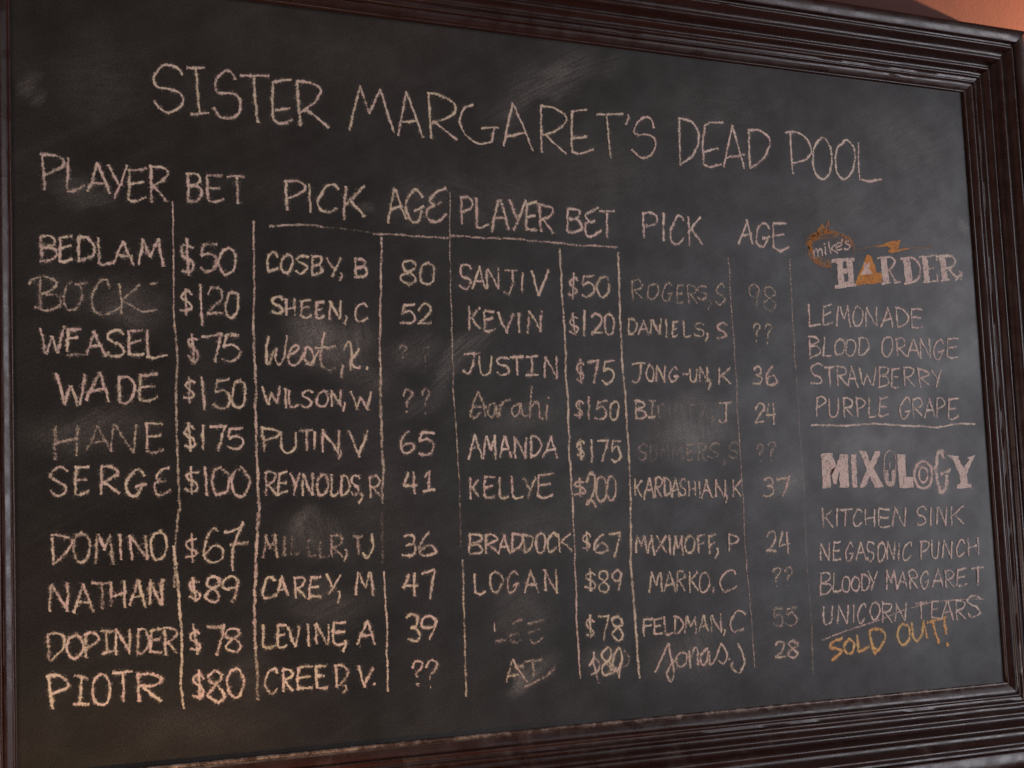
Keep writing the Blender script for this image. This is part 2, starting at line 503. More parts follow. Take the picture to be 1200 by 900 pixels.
class Chalk:
    """Collects strokes (photo survey points) into one mesh lying on the slate."""

    def __init__(self):
        self.v, self.f, self.edge, self.press, self.tone = [], [], [], [], []
        LAYER[0] += 1
        self.y = -.00030 - (LAYER[0] % 7) * .00003

    def ribbon(self, pp, width, press, taper=True, halo=True):
        if halo and press > .3:      # loose powder beside the stroke
            state = rnd.getstate()
            self.ribbon(pp, width * 2.1, press * .08, taper, False)
            rnd.setstate(state)
        tone = rnd.random()
        P = [Vector(bp(*p)) for p in pp]
        # width in photo px -> metres at this place
        x0, z0 = bp(pp[0][0], pp[0][1] - 5)
        x1, z1 = bp(pp[0][0], pp[0][1] + 5)
        half = width * abs(z1 - z0) / 10 * .5
        L = [0.0]
        for a, b in zip(P, P[1:]):
            L.append(L[-1] + (b - a).length)
        if L[-1] < 1e-6:
            P[-1] = P[0] + Vector((half, 0))
            L[-1] = half
        tot = L[-1]
        n = max(2, int(tot / .0016))
        ph, ph2 = rnd.random() * 6.28, rnd.random() * 6.28
        pw = rnd.uniform(.88, 1.12)
        R, k = [], 0
        for i in range(n + 1):
            s = tot * i / n
            while k < len(L) - 2 and L[k + 1] < s:
                k += 1
            t = (s - L[k]) / max(L[k + 1] - L[k], 1e-9)
            R.append(P[k].lerp(P[k + 1], t))
        # hand tremor
        for i in range(len(R)):
            s = tot * i / n
            R[i] = R[i] + Vector((math.sin(s * 310 + ph), math.cos(s * 270 + ph2))) * half * .10
        d0 = (R[0] - R[1]).normalized()
        d1 = (R[-1] - R[-2]).normalized()
        ends = .45 * half
        R = [R[0] + d0 * ends] + R + [R[-1] + d1 * ends]
        base = len(self.v)
        m = len(R)
        self.y -= .000012
        for i, p in enumerate(R):
            a, b = R[max(i - 1, 0)], R[min(i + 1, m - 1)]
            d = (b - a).normalized()
            nn = Vector((-d.y, d.x))
            s = tot * i / m
            hw = half * pw * (1 + .12 * math.sin(s * 190 + ph2) + .10 * math.sin(s * 520 + ph)) * 1.20
            pr = press * (1 + .14 * math.sin(s * 95 + ph) + .06 * math.sin(s * 33 + ph2))
            if taper:
                q = i / (m - 1)
                pr *= 1 - .18 * max(0.0, (q - .6) / .4) + .06 * max(0.0, 1 - q / .2)
            e = 0.0 if i in (0, m - 1) else 1.0
            for c, ev in ((-1, 0.0), (0, e), (1, 0.0)):
                q = p + nn * hw * c
                self.v.append((q.x, self.y - s * .0004, q.y))
                self.edge.append(ev)
                self.tone.append(tone)
                self.press.append(max(0.0, min(1.25, pr)))
        for i in range(m - 1):
            for c in (0, 1):
                a = base + i * 3 + c
                self.f.append((a, a + 1, a + 4, a + 3))

    def strokes(self, txt, tile, width=4.7, press=1.0, jit=0.0, taper=True):
        ox, oy, sc = TILE[tile]
        for st in txt.split(';'):
            st = st.strip()
            p = pts_of(st[1:])
            if st[0] == 'c':
                p = curve(p)
            j = (rnd.gauss(0, jit), rnd.gauss(0, jit)) if jit else (0, 0)
            self.ribbon([(ox + x / sc + j[0], oy + y / sc + j[1]) for x, y in p], width, press, taper)

    def word(self, tile, txt, width=4.7, press=1.0, jit=3.2, only=None):
        ox, oy, sc = TILE[tile]
        for tok in txt.split():
            g, nums = tok[0], tok[1:]
            pr = press
            if '*' in nums:
                nums, q = nums.split('*')
                pr = float(q)
            x0, x1, y0, y1 = (float(q) for q in nums.split(','))
            slant = rnd.gauss(0, .035)
            for st in GLYPH[g].split(';'):
                p = [(x + rnd.gauss(0, jit), y + rnd.gauss(0, jit)) for x, y in pts_of(st[1:])]
                if st[0] == 'c':
                    p = curve(p)
                else:       # a straight pull bows a little
                    (ax, ay), (bx, by) = p[0], p[-1]
                    k = rnd.gauss(0, .018)
                    p = curve([p[0], ((ax + bx) / 2 + (by - ay) * k, (ay + by) / 2 - (bx - ax) * k), p[-1]])
                q = []
                for x, y in p:
                    X = x0 + (x1 - x0) * x / 100 + (y1 - y0) * slant * (.5 - y / 100)
                    Y = y0 + (y1 - y0) * y / 100
                    q.append((ox + X / sc, oy + Y / sc))
                self.ribbon(q, width, pr * rnd.uniform(.90, 1.08))

    def patch(self, txt, tile, press=1.0):
        """A filled-in chalk shape."""
        ox, oy, sc = TILE[tile]
        p = pts_of(txt)
        q = []
        n = len(p)
        for i in range(n):      # roughen the outline
            a, b = p[i], p[(i + 1) % n]
            steps = max(1, int(math.hypot(b[0] - a[0], b[1] - a[1]) / 14))
            for s in range(steps):
                t = s / steps
                q.append((a[0] + (b[0] - a[0]) * t + rnd.gauss(0, 2.0), a[1] + (b[1] - a[1]) * t + rnd.gauss(0, 2.0)))
        base = len(self.v)
        self.y -= .000012
        for x, y in q:
            X, Z = bp(ox + x / sc, oy + y / sc)
            self.v.append((X, self.y, Z))
            self.edge.append(1.0)
            self.tone.append(.5)
            self.press.append(press)
        self.f.append(tuple(range(base, base + len(q))))

    def build(self, name, mat, parent, label=None):
        me = bpy.data.meshes.new(name)
        me.from_pydata(self.v, [], self.f)
        for nm, dat in (('edge', self.edge), ('press', self.press), ('tone', self.tone)):
            at = me.attributes.new(nm, 'FLOAT', 'POINT')
            at.data.foreach_set('value', dat)
        me.update()
        o = link(name, me, mat, parent)
        if label:
            o['label'] = label
        return o


def put(name, tile, txt, width=4.7, press=1.0, mat=None, label=None, double=False):
    c = Chalk()
    c.word(tile, txt, width, press)
    if double:
        c.word(tile, txt, width * .8, press * .8, jit=7)
    return c.build(name, mat or M_CHALK, board, label)


def draw(name, tile, txt, width=4.7, press=1.0, mat=None, label=None, double=False, jit=0.0):
    c = Chalk()
    c.strokes(txt, tile, width, press, jit)
    if double:
        c.strokes(txt, tile, width * .8, press * .8, 1.0)
    return c.build(name, mat or M_CHALK, board, label)


# title
draw('title_word', 'T1', 'c213,152 195,122 150,103 110,118 82,160 86,195 112,212 160,220 200,235 218,270 200,305 150,328 110,310 82,270;'
     's235,118 318,120;s278,120 285,220 295,330;s255,335 338,330;'
     'c463,172 440,138 410,135 380,165 368,205 382,236 430,236 470,250 487,285 475,335 430,355 390,345 360,305;'
     's485,155 620,155;s550,160 553,250 568,375;'
     's640,185 635,260 640,360;s638,186 680,178 725,175;s650,315 718,310;c640,360 665,378 700,375 732,362;'
     's752,178 757,280 768,390;c752,180 810,188 860,215 850,260 810,300 762,330;s800,318 850,355 900,400', 4.9, 1.05)
draw('title_word', 'T2', 's38,310 60,210 88,103;s88,103 130,232;s130,232 182,118;s182,118 215,230 248,325;'
     's265,335 285,235 303,130;s303,130 345,240 382,345;s285,272 350,268;'
     's407,133 415,250 420,348;c407,135 470,150 530,190 528,230 490,255 420,280;s430,268 490,315 543,358;'
     'c618,192 580,205 556,250 562,300 600,350 650,375 705,365;s655,300 737,298;s715,302 705,365;'
     's760,385 780,280 803,185;s803,185 850,290 897,408;s768,342 862,322;'
     's935,195 935,300 938,415;c938,195 1000,210 1050,245 1045,280 1000,315 940,335;s958,335 1010,385 1055,422;'
     's1080,222 1078,310 1080,410;s1078,222 1150,215;s1085,350 1150,340;c1080,412 1120,420 1180,400;'
     's1195,238 1320,235;s1242,240 1250,330 1260,440;c1345,238 1342,262 1332,285;'
     'c1463,300 1450,260 1420,250 1388,275 1370,310 1382,332 1430,332 1465,350 1470,390 1445,430 1400,438 1360,400', 4.2, 1.05)
draw('title_word', 'T3', 's463,250 465,350 467,475;c465,255 520,270 552,320 550,380 515,440 467,468;'
     's585,285 572,370 578,470;c580,290 610,275 668,275;s580,412 648,395;c578,472 610,482 662,470;'
     's672,482 690,390 712,288;s712,288 740,390 768,490;s685,440 770,425;'
     's790,305 790,400 795,490;c785,310 840,312 885,350 880,400 850,450 795,490', 4.0, 1.0, M_PINK)
draw('title_word', 'T4', 's183,318 188,420 195,515;c160,322 200,318 250,340 280,390 275,430 240,455 190,465;'
     'c330,345 298,385 290,450 300,510 335,540 365,515 378,450 370,390 345,350 325,348;'
     'c440,360 405,395 395,455 405,515 435,540 470,510 487,445 480,390 450,358 430,362;'
     's503,370 503,460 508,540;c508,540 550,550 612,540', 4.0, 1.0, M_PINK)

# column headings
H = 'column_heading'
put(H, 'L1', 'P108,222,80,250 L230,318,100,258 A325,435,125,268 Y425,512,135,292 E515,610,150,302 R615,708,145,308', 5.0, .92)
put(H, 'L1', 'B790,868,168,305 E888,970,182,308 T988,1073,185,320', 4.8, .92)
put(H, 'P1', 'P170,272,42,185 I285,300,62,192 C328,425,62,192 K450,548,72,222', 5.0, 1.0)
put(H, 'P1', 'A655,738,82,232 G742,830,85,235 e835,938,80,235', 5.0, .98)
put(H, 'M1', 'P75,138,80,210 L148,208,85,225 A222,302,90,248 Y300,382,95,250 E385,438,108,245 R440,512,122,248', 5.0, .98)
put(H, 'M1', 'B575,645,135,250 e655,732,132,268 T730,797,148,275', 5.0, .98, M_PINK)
put(H, 'R1', 'P130,205,35,155 I222,238,45,170 C258,325,50,178 K340,412,52,185', 4.6, .95, M_PINK)
put(H, 'R1', 'A582,655,72,185 G660,730,82,200 E738,815,85,210', 4.6, .95, M_PINK)

# players, first table
N = 'player_entry'
put(N, 'L1', 'B105,188,468,580 E195,260,468,588 D280,360,468,590 L375,440,475,600 A450,548,490,605 M562,688,485,605', 5.0, .95)
draw(N, 'L1', 's110,660 106,740 112,808;c55,692 75,668 130,658 182,680 172,712 115,738;c115,738 182,745 207,775 180,805 130,815 82,800;'
     'c258,678 228,708 218,770 240,812 280,802 302,760 300,715 288,690;s272,692 328,688;'
     'c432,712 420,675 390,680 358,730 350,780 370,825 420,834 480,802;'
     's478,690 488,760 490,835;s575,695 530,735 490,770;c495,765 540,795 590,820 655,812;s625,692 655,690', 4.3, .62,
     label='name gone over in dimmer, half wiped chalk with serifed letters')
put(N, 'L2', 'W105,218,52,178 F230,300,60,165 -235,332,176,188*.35 A325,410,68,190 S418,505,72,195 E515,595,70,190 L602,702,72,198', 5.0, .98)
put(N, 'L2', 'W182,322,275,420 A328,435,270,398 D470,555,280,412 E570,660,272,405', 5.2, .95)
put(N, 'L2', 'H168,295,510,668*.5 A325,435,515,635*.45 N440,560,510,640*.6 E598,690,495,640*.85', 4.5, .6)
put(N, 'L2', 'S150,238,710,845 E268,340,708,838 R385,480,708,840 G512,605,712,848 e638,718,708,845', 5.0, .98)
put(N, 'L3', 'd118,212,85,222 O220,303,78,218*.75 M320,415,85,218 I435,455,90,202 N485,575,88,205 O585,660,70,202', 5.0, .9)
put(N, 'L3', 'N108,205,320,445 A222,322,318,450 T310,398,312,428*.7 H395,468,305,425 A488,565,300,425 N575,645,298,418 N578,642,302,414', 5.2, .9)
put(N, 'L3', 'd98,185,548,682 O190,270,555,665 P272,345,545,662 i352,415,535,642 N420,492,525,650 D520,578,525,648 E582,640,525,642 R645,710,520,645', 5.0, .9)
put(N, 'L3', 'P102,205,745,895 i225,298,745,888 O312,398,738,885 T405,502,725,875 R515,640,730,870', 5.4, .98)

B = 'bet_entry'
put(B, 'L1', '$765,832,480,652 5850,935,502,632 0945,1025,518,645', 5.0, .98)
put(B, 'L1', '$760,825,705,838 1850,875,690,880 2885,970,710,835*.8 0975,1040,725,852', 4.8, .92)
put(B, 'L2', '$795,850,72,228 7868,965,82,225 5960,1045,92,212', 4.8, .95)
put(B, 'L2', '$780,835,285,405 1855,890,285,435 5918,998,300,435 01005,1072,300,435', 4.8, .95)
put(B, 'L2', '$782,838,498,632 1862,882,505,630 7900,982,515,635 5980,1060,525,625', 4.8, .95)
put(B, 'L2', '$785,850,708,840 1872,900,705,840 0910,995,710,838 01002,1088,715,845', 5.3, .98)
draw(B, 'L3', 's778,80 782,215;c800,105 770,112 750,130 765,150 798,165 795,185 750,190;'
     'c900,70 880,58 850,100 836,170 850,210 890,215 925,190 920,150 880,140 838,180;'
     'c930,75 960,72 1000,55 1020,28;c1020,28 985,110 968,180 970,255;s958,135 1045,122', 4.6, .92)
put(B, 'L3', '$762,820,285,408 8840,918,280,410 9920,1005,280,402', 4.8, .98)
put(B, 'L3', '$765,822,515,650 7850,935,508,648 8930,1015,520,638', 5.0, .98)
put(B, 'L3', '$778,840,715,865 8848,935,725,872 0945,1022,712,850', 5.2, 1.0)

K = 'pick_entry'
put(K, 'P1', 'C88,145,382,475 O155,212,390,478 S225,285,395,480 B300,352,398,492 Y368,437,405,500 ,430,445,480,515 B498,560,410,502', 4.6, .95)
put(K, 'P1', 'S110,168,595,670 H178,228,600,682 E248,300,605,690 E318,362,612,692 N378,440,615,700 ,452,468,682,720 C498,562,622,708', 4.6, .98)
c = Chalk()
c.strokes('c118,192 98,300 100,440 125,440 165,340 190,308;c190,308 182,400 207,460 250,420 275,300 288,188;'
          'c295,380 380,330 395,290 360,280 312,340 305,420 340,465 400,440 450,350;c450,385 478,292 520,330 545,420 520,465 470,425 450,400;'
          'c470,450 510,455 550,400 592,320;s640,158 612,300 600,405;s550,302 650,298;s815,460 795,580;'
          'c825,322 850,255 880,250 895,340 880,512;s965,310 920,380;c920,380 892,412 920,480 965,492 976,468;s1032,502 1042,478', 'E3', 4.8, .92)
c.strokes('c600,400 622,480 690,510 745,480;s660,300 748,284', 'E3', 4.4, .55)
c.build(K, M_CHALK, board)
put(K, 'P2', 'W70,155,288,375 I172,185,295,390 L192,240,305,385 S250,308,308,388 O325,378,312,388 N390,442,312,385 ,445,460,365,405 W488,580,312,402', 4.5, .98)
put(K, 'P2', 'P62,155,480,598 U155,232,508,605 T245,308,495,595*.8 I305,322,500,592 N345,437,500,605 ,425,442,585,635 V475,568,498,615', 5.0, .98)
put(K, 'P2', 'R80,135,690,800 E140,190,695,800 Y195,245,700,800 N255,310,700,802 O322,380,702,802 L390,425,708,800 D435,480,710,802 S485,525,710,800 ,520,540,790,842 R568,625,715,812', 4.6, .95)
put(K, 'P3', 'M70,140,88,190*.75 I165,180,90,185*.4 L205,245,90,185*.35 L285,320,110,190*.3 L335,385,118,192*.35 R390,445,90,190*.55 ,450,468,155,210*.8 T495,540,95,185*.6 j540,592,78,192*.9', 4.5, .5)
put(K, 'P3', 'C68,130,285,385 A135,190,285,378 R215,268,285,385 E288,345,282,385 Y362,432,272,370 ,420,435,350,405 M505,592,262,372', 4.8, .98)
put(K, 'P3', 'L68,132,510,618 E138,185,505,615 V192,250,512,612 I278,290,508,608 N315,382,505,602 E398,465,495,600 ,445,465,582,635 A515,600,492,598', 4.8, .98)
put(K, 'P3', 'C82,145,708,828 R160,215,712,822 E232,310,705,812 E318,372,700,808 d405,472,700,805 ,445,470,790,832 V512,590,705,800 .590,600,780,790', 4.9, .98)

A = 'age_entry'
put(A, 'P1', '8718,795,420,530 0808,880,432,532', 4.6, .95)
put(A, 'P1', '5715,785,628,720 2800,865,628,722', 4.6, .98)
put(A, 'P2', '?708,750,100,160 ?818,848,108,200*.18', 3.6, .35, label='nearly wiped away question marks')
put(A, 'P2', '?725,770,305,415 ?812,855,305,415*.5', 4.4, .75)
put(A, 'P2', '6712,785,500,605 5800,875,505,612', 4.8, .98)
put(A, 'P2', '4728,795,690,795 l822,880,690,782', 4.8, .98)
put(A, 'P3', '3725,785,85,188 6800,885,80,188', 5.0, .98)
put(A, 'P3', '4728,795,268,372 7820,882,255,388', 5.0, .98)
put(A, 'P3', '3745,805,465,585 9812,892,462,578', 4.8, .98)
put(A, 'P3', '?770,820,678,790 ?830,890,675,808', 4.6, .85)

# players, second table
put(N, 'M1', 'S70,130,405,515 A135,198,410,515 N200,260,422,515 J280,345,425,540 I358,375,440,528 V410,488,430,545', 4.6, .96)
put(N, 'M1', 'K112,170,600,710 E185,240,615,712 V255,325,628,715 I345,358,625,715 N388,460,622,720', 4.7, .96)
put(N, 'M2', 'J90,165,52,145 U165,225,72,158 S245,310,72,160 T310,375,70,158 i385,442,72,165 N468,535,70,175', 4.6, .98)
draw(N, 'M2', 's122,345 140,290 160,235;s160,235 185,290 195,350;s135,310 202,308;c132,350 150,358 175,330;'
     'c240,290 215,300 208,340 232,350 245,300 250,352 262,345;c262,345 266,300 272,300 285,280 312,275;'
     'c350,295 320,310 325,350 350,340 360,290 370,345 390,352;s412,210 405,280 400,355;c400,322 430,280 446,300 450,355 465,362;'
     's485,300 478,368;s488,262 492,268', 3.8, .60, label='cursive name scribbled twice over a smudge', double=True)
put(N, 'M2', 'A115,178,435,550 M182,250,440,550 A258,318,445,545 N328,388,448,550 D402,455,445,545 A465,535,445,545', 4.5, .95, M_PINK)
put(N, 'M2', 'K118,165,640,735 E185,240,632,735 L258,305,640,738 L315,368,640,735 Y372,430,640,735 E435,520,620,732', 4.7, .98)
put(N, 'M3', 'B118,185,82,178 R190,250,85,175 A255,310,80,175 d315,368,82,172 d370,420,85,172 O430,475,78,170 C485,530,78,165 K535,598,78,165', 4.6, .95)
put(N, 'M3', 'L140,200,268,362 O215,275,255,358*.8 G295,352,255,360*.8 A378,440,255,358*.85 N468,535,250,358', 4.4, .92)
c = Chalk()
c.strokes('s233,228 236,322', 'E1', 3.4, .85)
c.strokes('s245,408 350,398;c560,400 600,432 650,410 690,378;s545,245 620,230 712,205', 'E1', 3.8, .46)
c.strokes('c400,255 440,225 495,205;c372,368 430,340 458,355;c385,395 430,422 482,400;c550,332 610,315 662,290', 'E1', 4.2, .34)
c.build(N, M_CHALK, board, 'remains of a short name almost wiped out')
c = Chalk()
c.strokes('s408,578 375,690 345,792;s408,590 470,700 542,792;s360,745 462,720', 'E1', 4.4, .80)
c.strokes('s518,602 682,580;s595,600 600,742', 'E1', 4.6, .62)
c.strokes('c520,840 620,790 720,740 800,660;s505,640 430,662', 'E1', 5.4, .46)
c.build(N, M_CHALK, board, 'two rubbed letters over a diagonal smear')

put(B, 'M1', '$585,628,445,558 5642,705,450,552 0715,778,458,552', 4.4, .96)
put(B, 'M1', '$585,632,632,732 1650,668,620,730 2690,745,632,730 0752,798,630,732', 4.4, .96)
put(B, 'M2', '$620,660,85,200 7675,730,88,198 5738,800,92,195', 4.5, .98)
put(B, 'M2', '$612,655,275,360*.85 1670,690,262,365 5708,765,278,368 0775,820,282,368', 4.4, .94)
put(B, 'M2', '$620,662,460,555 1680,708,455,562 7715,770,462,560 5780,830,462,565', 4.5, .96)
draw(B, 'M2', 's635,640 640,725;c658,660 625,660 615,675 655,690 660,710 612,718;'
     'c668,662 682,624 705,632 706,690 682,755 668,765;c668,765 680,745 700,752 714,778;'
     'c740,635 720,650 715,720 735,752 758,730 762,670 745,635;c785,630 768,650 765,720 785,746 802,720 804,660 785,630', 4.2, .88, double=True)
put(B, 'M3', '$645,690,72,165 6702,772,80,175 7775,825,80,185', 4.6, .94)
put(B, 'M3', '$658,712,250,352 8722,778,252,355 9788,840,250,352', 4.5, .98)
put(B, 'M3', '$665,705,470,572 7718,775,465,578 8785,845,472,575', 4.6, .98)
c = Chalk()
c.strokes('s90,135 88,210 122,345;c68,215 95,185 126,215 118,265 72,290;c60,230 88,175 100,180;'
          'c180,108 145,150 162,195 200,240 195,282 158,292 145,240 200,180 206,130 180,105;'
          'c258,108 228,150 218,205 236,262 260,245 277,190 272,130 256,108;s268,215 258,312;s192,205 262,292;c240,240 205,290 215,235', 'E2', 4.4, .92)
c.strokes('c288,125 326,170 312,225 280,236', 'E2', 3.4, .36)
c.build(B, M_CHALK, board, 'amount written over an older one in scribbled chalk')

put(K, 'R1', 'R80,130,350,445 O155,205,370,445 G222,275,362,450 E290,325,375,462 R338,385,375,460 S385,435,378,445 ,435,455,445,490 S470,520,375,468*.7', 3.8, .55)
put(K, 'R1', 'D62,105,532,610 A110,160,540,610 N168,220,535,610 I235,250,540,618 E270,300,548,618 L320,355,548,620 S370,420,555,615 ,425,440,600,640 S475,530,555,628', 4.2, .92)
put(K, 'R1', 'J80,145,745,838 O148,185,750,830 N192,240,752,832 G255,300,760,830 -318,346,790,797 U352,388,768,830 N395,437,760,830 ,435,452,820,868 K485,545,762,842', 4.3, .9)
put(K, 'R2', 'B95,148,240,325 i160,190,240,322*.8 I203,208,260,318*.35 -215,232,255,262*.3 -350,375,255,262*.2 7395,428,255,310*.22 ,455,465,310,340*.4 J485,545,245,345*.95', 4.4, .95)
put(K, 'R2', 'S110,155,445,520 U165,200,445,520*.14 M215,255,448,515*.14 M265,322,445,518*.18 E340,370,438,520 R388,430,440,520 S440,490,440,510 ,508,520,510,540 S535,580,435,510', 3.6, .32,
    label='name rubbed out to a faint trace')
put(K, 'R2', 'K92,130,605,685 A138,185,605,692 R188,222,598,690 D230,265,600,685 A266,302,600,690 S303,335,605,685 H345,380,612,688 I392,402,612,690 A408,455,610,690 N468,520,608,690 ,518,530,680,715 K550,592,612,690', 4.1, .94)
put(K, 'R3', 'M98,150,95,168 A155,190,92,178 X195,245,92,170 I252,265,95,180 M275,322,92,180 O330,375,92,172 F390,425,90,175 F440,478,88,175 ,470,488,150,198 P530,582,82,168', 4.2, .94)
put(K, 'R3', 'M162,225,262,360 A232,285,258,355 R290,332,255,352 K348,392,260,355 O395,445,262,355 ,458,468,335,358 C492,570,250,352', 4.2, .92)
put(K, 'R3', 'F132,180,478,560 E182,225,478,555 L232,272,470,555 D278,322,468,550 M328,385,470,550 A395,440,465,545 N450,502,460,545 ,508,520,530,558 C540,608,445,542', 4.2, .92)
draw(K, 'E2', 's500,276 545,175 590,78;c590,78 605,170 626,260 610,336 580,292 600,232 650,180;c670,140 640,180 655,232 700,220 712,160 680,140;'
     's728,130 735,246;c735,190 760,118 782,120 788,224;c852,110 805,160 810,216 840,210 860,130 866,216 892,205;'
     'c892,208 920,140 940,80;c940,80 960,105 982,152 962,216 920,192;s994,184 1000,190;c1055,80 1085,150 1096,220 1060,276 1012,242 1020,200', 4.3, .9)

put(A, 'R1', '9630,685,375,485 8695,762,385,495', 3.8, .55)
put(A, 'R1', '?648,685,555,640 ?702,738,560,650', 3.8, .72)
put(A, 'R1', '3650,690,758,842 6705,762,758,842', 4.2, .88)
put(A, 'R2', '2658,705,250,342 4708,755,248,345', 4.2, .88)
put(A, 'R2', '?668,698,440,520 ?715,752,430,520', 3.6, .5)
put(A, 'R2', '3698,745,595,690 7755,818,592,690', 4.8, .92)
put(A, 'R3', '2712,762,72,170 4768,820,72,172', 4.5, .86)
put(A, 'R3', '?738,782,240,330 ?795,832,240,330', 4.0, .72)
put(A, 'R3', '5740,790,432,515*.5 5800,855,428,512', 4.0, .66)
put(A, 'R3', '2752,800,588,665 8810,862,585,662', 4.4, .9)


# ruled lines, drawn by hand: photo points, width, press
def rule(pts, width, press, name='column_line'):
    c = Chalk()
    p = [(float(a), float(b)) for a, b in pts]
    q = []
    for i in range(len(p) - 1):
        d = math.hypot(p[i + 1][0] - p[i][0], p[i + 1][1] - p[i][1])
        m = max(1, int(d / 14))
        for s in range(m):
            t = s / m
            q.append((p[i][0] + (p[i + 1][0] - p[i][0]) * t + rnd.gauss(0, .35), p[i][1] + (p[i + 1][1] - p[i][1]) * t + rnd.gauss(0, .35)))
    q.append(p[-1])
    c.ribbon(curve(q), width, press, taper=False, halo=False)
    return c, name


def rules(parts, name='column_line', mat=None):
    c = Chalk()
    for pts, wd, pr in parts:
        k, _ = rule(pts, wd, pr)
        b = len(c.v)
        c.v += k.v
        c.edge += k.edge
        c.press += k.press
        c.tone += k.tone
        c.f += [tuple(i + b for i in f) for f in k.f]
    return c.build(name, mat or M_CHALK, board)


rules([([(202, 236), (203, 290), (203, 345), (205, 385)], 3.2, .78), ([(204, 380), (208, 420), (206, 470), (208, 540), (211, 600)], 5.0, .66),
       ([(209, 596), (205, 640), (204, 688)], 5.0, .55), ([(204, 640), (209, 690), (213, 760), (212, 800), (215, 830)], 4.6, .92)])
rules([([(297, 259), (298, 320), (297, 385)], 4.0, .82), ([(297, 380), (299, 430), (300, 500), (301, 540), (304, 605)], 4.8, .78),
       ([(303, 600), (300, 650), (298, 720), (299, 760)], 5.4, .78), ([(299, 755), (301, 790), (302, 820)], 5.4, .5)])
rules([([(447, 278), (446, 340), (445, 400), (446, 450)], 4.4, .82), ([(445, 445), (447, 500), (449, 550), (448, 590)], 5.2, .66),
       ([(450, 670), (453, 730), (454, 780), (454, 810)], 4.2, .95), ([(447, 600), (448, 660)], 5.0, .10)])
rules([([(527, 226), (527, 280), (528, 340), (530, 420), (534, 500), (538, 560)], 3.0, .58), ([(538, 560), (540, 640)], 3.4, .22),
       ([(542, 655), (544, 720), (545, 780), (546, 816)], 4.0, .66)])
rules([([(656, 292), (658, 340), (662, 400), (664, 450), (667, 530), (671, 600)], 4.0, .88), ([(671, 600), (675, 680), (676, 740), (680, 795)], 4.0, .78)])
rules([([(724, 296), (726, 360), (729, 420), (734, 490), (738, 560), (739, 620)], 4.2, .92), ([(739, 615), (739, 660), (744, 720), (747, 770), (749, 795)], 4.6, .88)])
rules([([(853, 302), (856, 350), (861, 420), (864, 480), (869, 560), (873, 640), (878, 700), (882, 750), (884, 782)], 3.0, .5)])
rules([([(925, 303), (928, 360), (932, 430)], 3.4, .42), ([(932, 430), (937, 500), (941, 560), (944, 640)], 3.0, .24), ([(944, 640), (950, 730)], 3.0, .16), ([(950, 720), (953, 790)], 3.4, .38)])
rules([([(316, 266), (340, 264), (360, 264), (378, 266)], 3.8, .62), ([(378, 266), (410, 269), (436, 273)], 3.4, .16)], 'heading_rule')
rules([([(436, 274), (470, 275), (500, 278), (526, 279)], 4.6, .62), ([(526, 276), (580, 279), (640, 283), (680, 287), (724, 290)], 4.2, .66)], 'heading_rule')
rules([([(949, 497), (988, 499), (1030, 496.5), (1053, 498.5), (1097, 500.5), (1122, 497), (1142, 497)], 4.0, .92)], 'menu_rule', M_PINK)

# drink menu
D = 'menu_item'
put(D, 'D1', 'L95,185,612,755 E195,262,612,750 M280,385,622,755 O392,462,622,755 N478,560,628,762 A580,665,628,762 D680,770,628,762 E785,865,632,775', 3.6, .95, M_PINK)
put(D, 'D2', 'B90,165,75,195 L178,235,80,195 O248,310,90,190 O315,380,90,190 D392,462,82,190 O535,605,78,195 R625,685,85,195 A695,765,88,200 N770,835,90,205 G852,920,88,210 E935,1008,88,212', 3.6, .95, M_PINK)
put(D, 'D2', 'S100,178,240,375 T188,250,258,380 R262,325,258,375 A330,388,262,380 W395,500,265,375 B518,582,258,385 E595,645,268,390 R668,735,262,385 R758,830,275,380 Y840,905,280,388', 3.6, .95, M_PINK)
put(D, 'D2', 'P132,198,440,560 U212,278,455,575 R300,362,448,570 P380,440,448,565 L455,510,455,570 E520,578,445,565 G645,715,450,578 R725,785,455,570 A795,862,455,572 P868,925,452,572 E940,1008,458,580', 3.6, .95, M_PINK)
put(D, 'D3', 'K118,190,500,620*.7 I205,218,508,612 T225,298,502,610 C308,365,500,610 H378,445,505,610 E465,535,498,615 N555,632,492,610 S698,758,490,600 I778,790,488,600 N818,882,488,605 K905,985,485,600', 3.6, .95, M_PINK)
put(D, 'D4', 'N108,170,85,195 E185,238,75,192 G262,315,82,195 A330,388,82,190 S392,438,82,195 O458,505,80,200 N515,565,75,190 I580,595,80,190 C612,665,80,190 P718,775,70,185 U788,838,75,175 N855,918,75,180 C940,990,65,165 H1005,1078,50,165', 3.6, .95, M_PINK)
put(D, 'D4', 'B108,178,265,400 L188,242,275,385 O242,290,290,385 O300,350,288,380 D358,410,270,378 Y400,460,255,380 M508,575,255,372 A580,640,262,365 R645,705,255,362 G722,775,255,362 A795,858,250,360 R868,925,250,355 E940,1005,240,352 T1028,1105,232,342', 3.6, .95, M_PINK)
put(D, 'D4', 'U125,190,470,585 N215,285,460,580 I308,320,460,575 C335,388,455,575 O412,475,445,555 R485,550,445,572 N565,640,448,560 T690,760,445,552 E785,835,440,545 A850,925,435,555 R935,1000,430,555 S1005,1092,408,540', 3.6, .95, M_PINK,
    label='drink name crossed out with a slanting chalk line')
draw('strike_line', 'D4', 'c120,680 260,625 400,580 500,545 600,502 690,475 770,452 860,440 1000,430 1110,428', 3.2, .66, M_PINK)
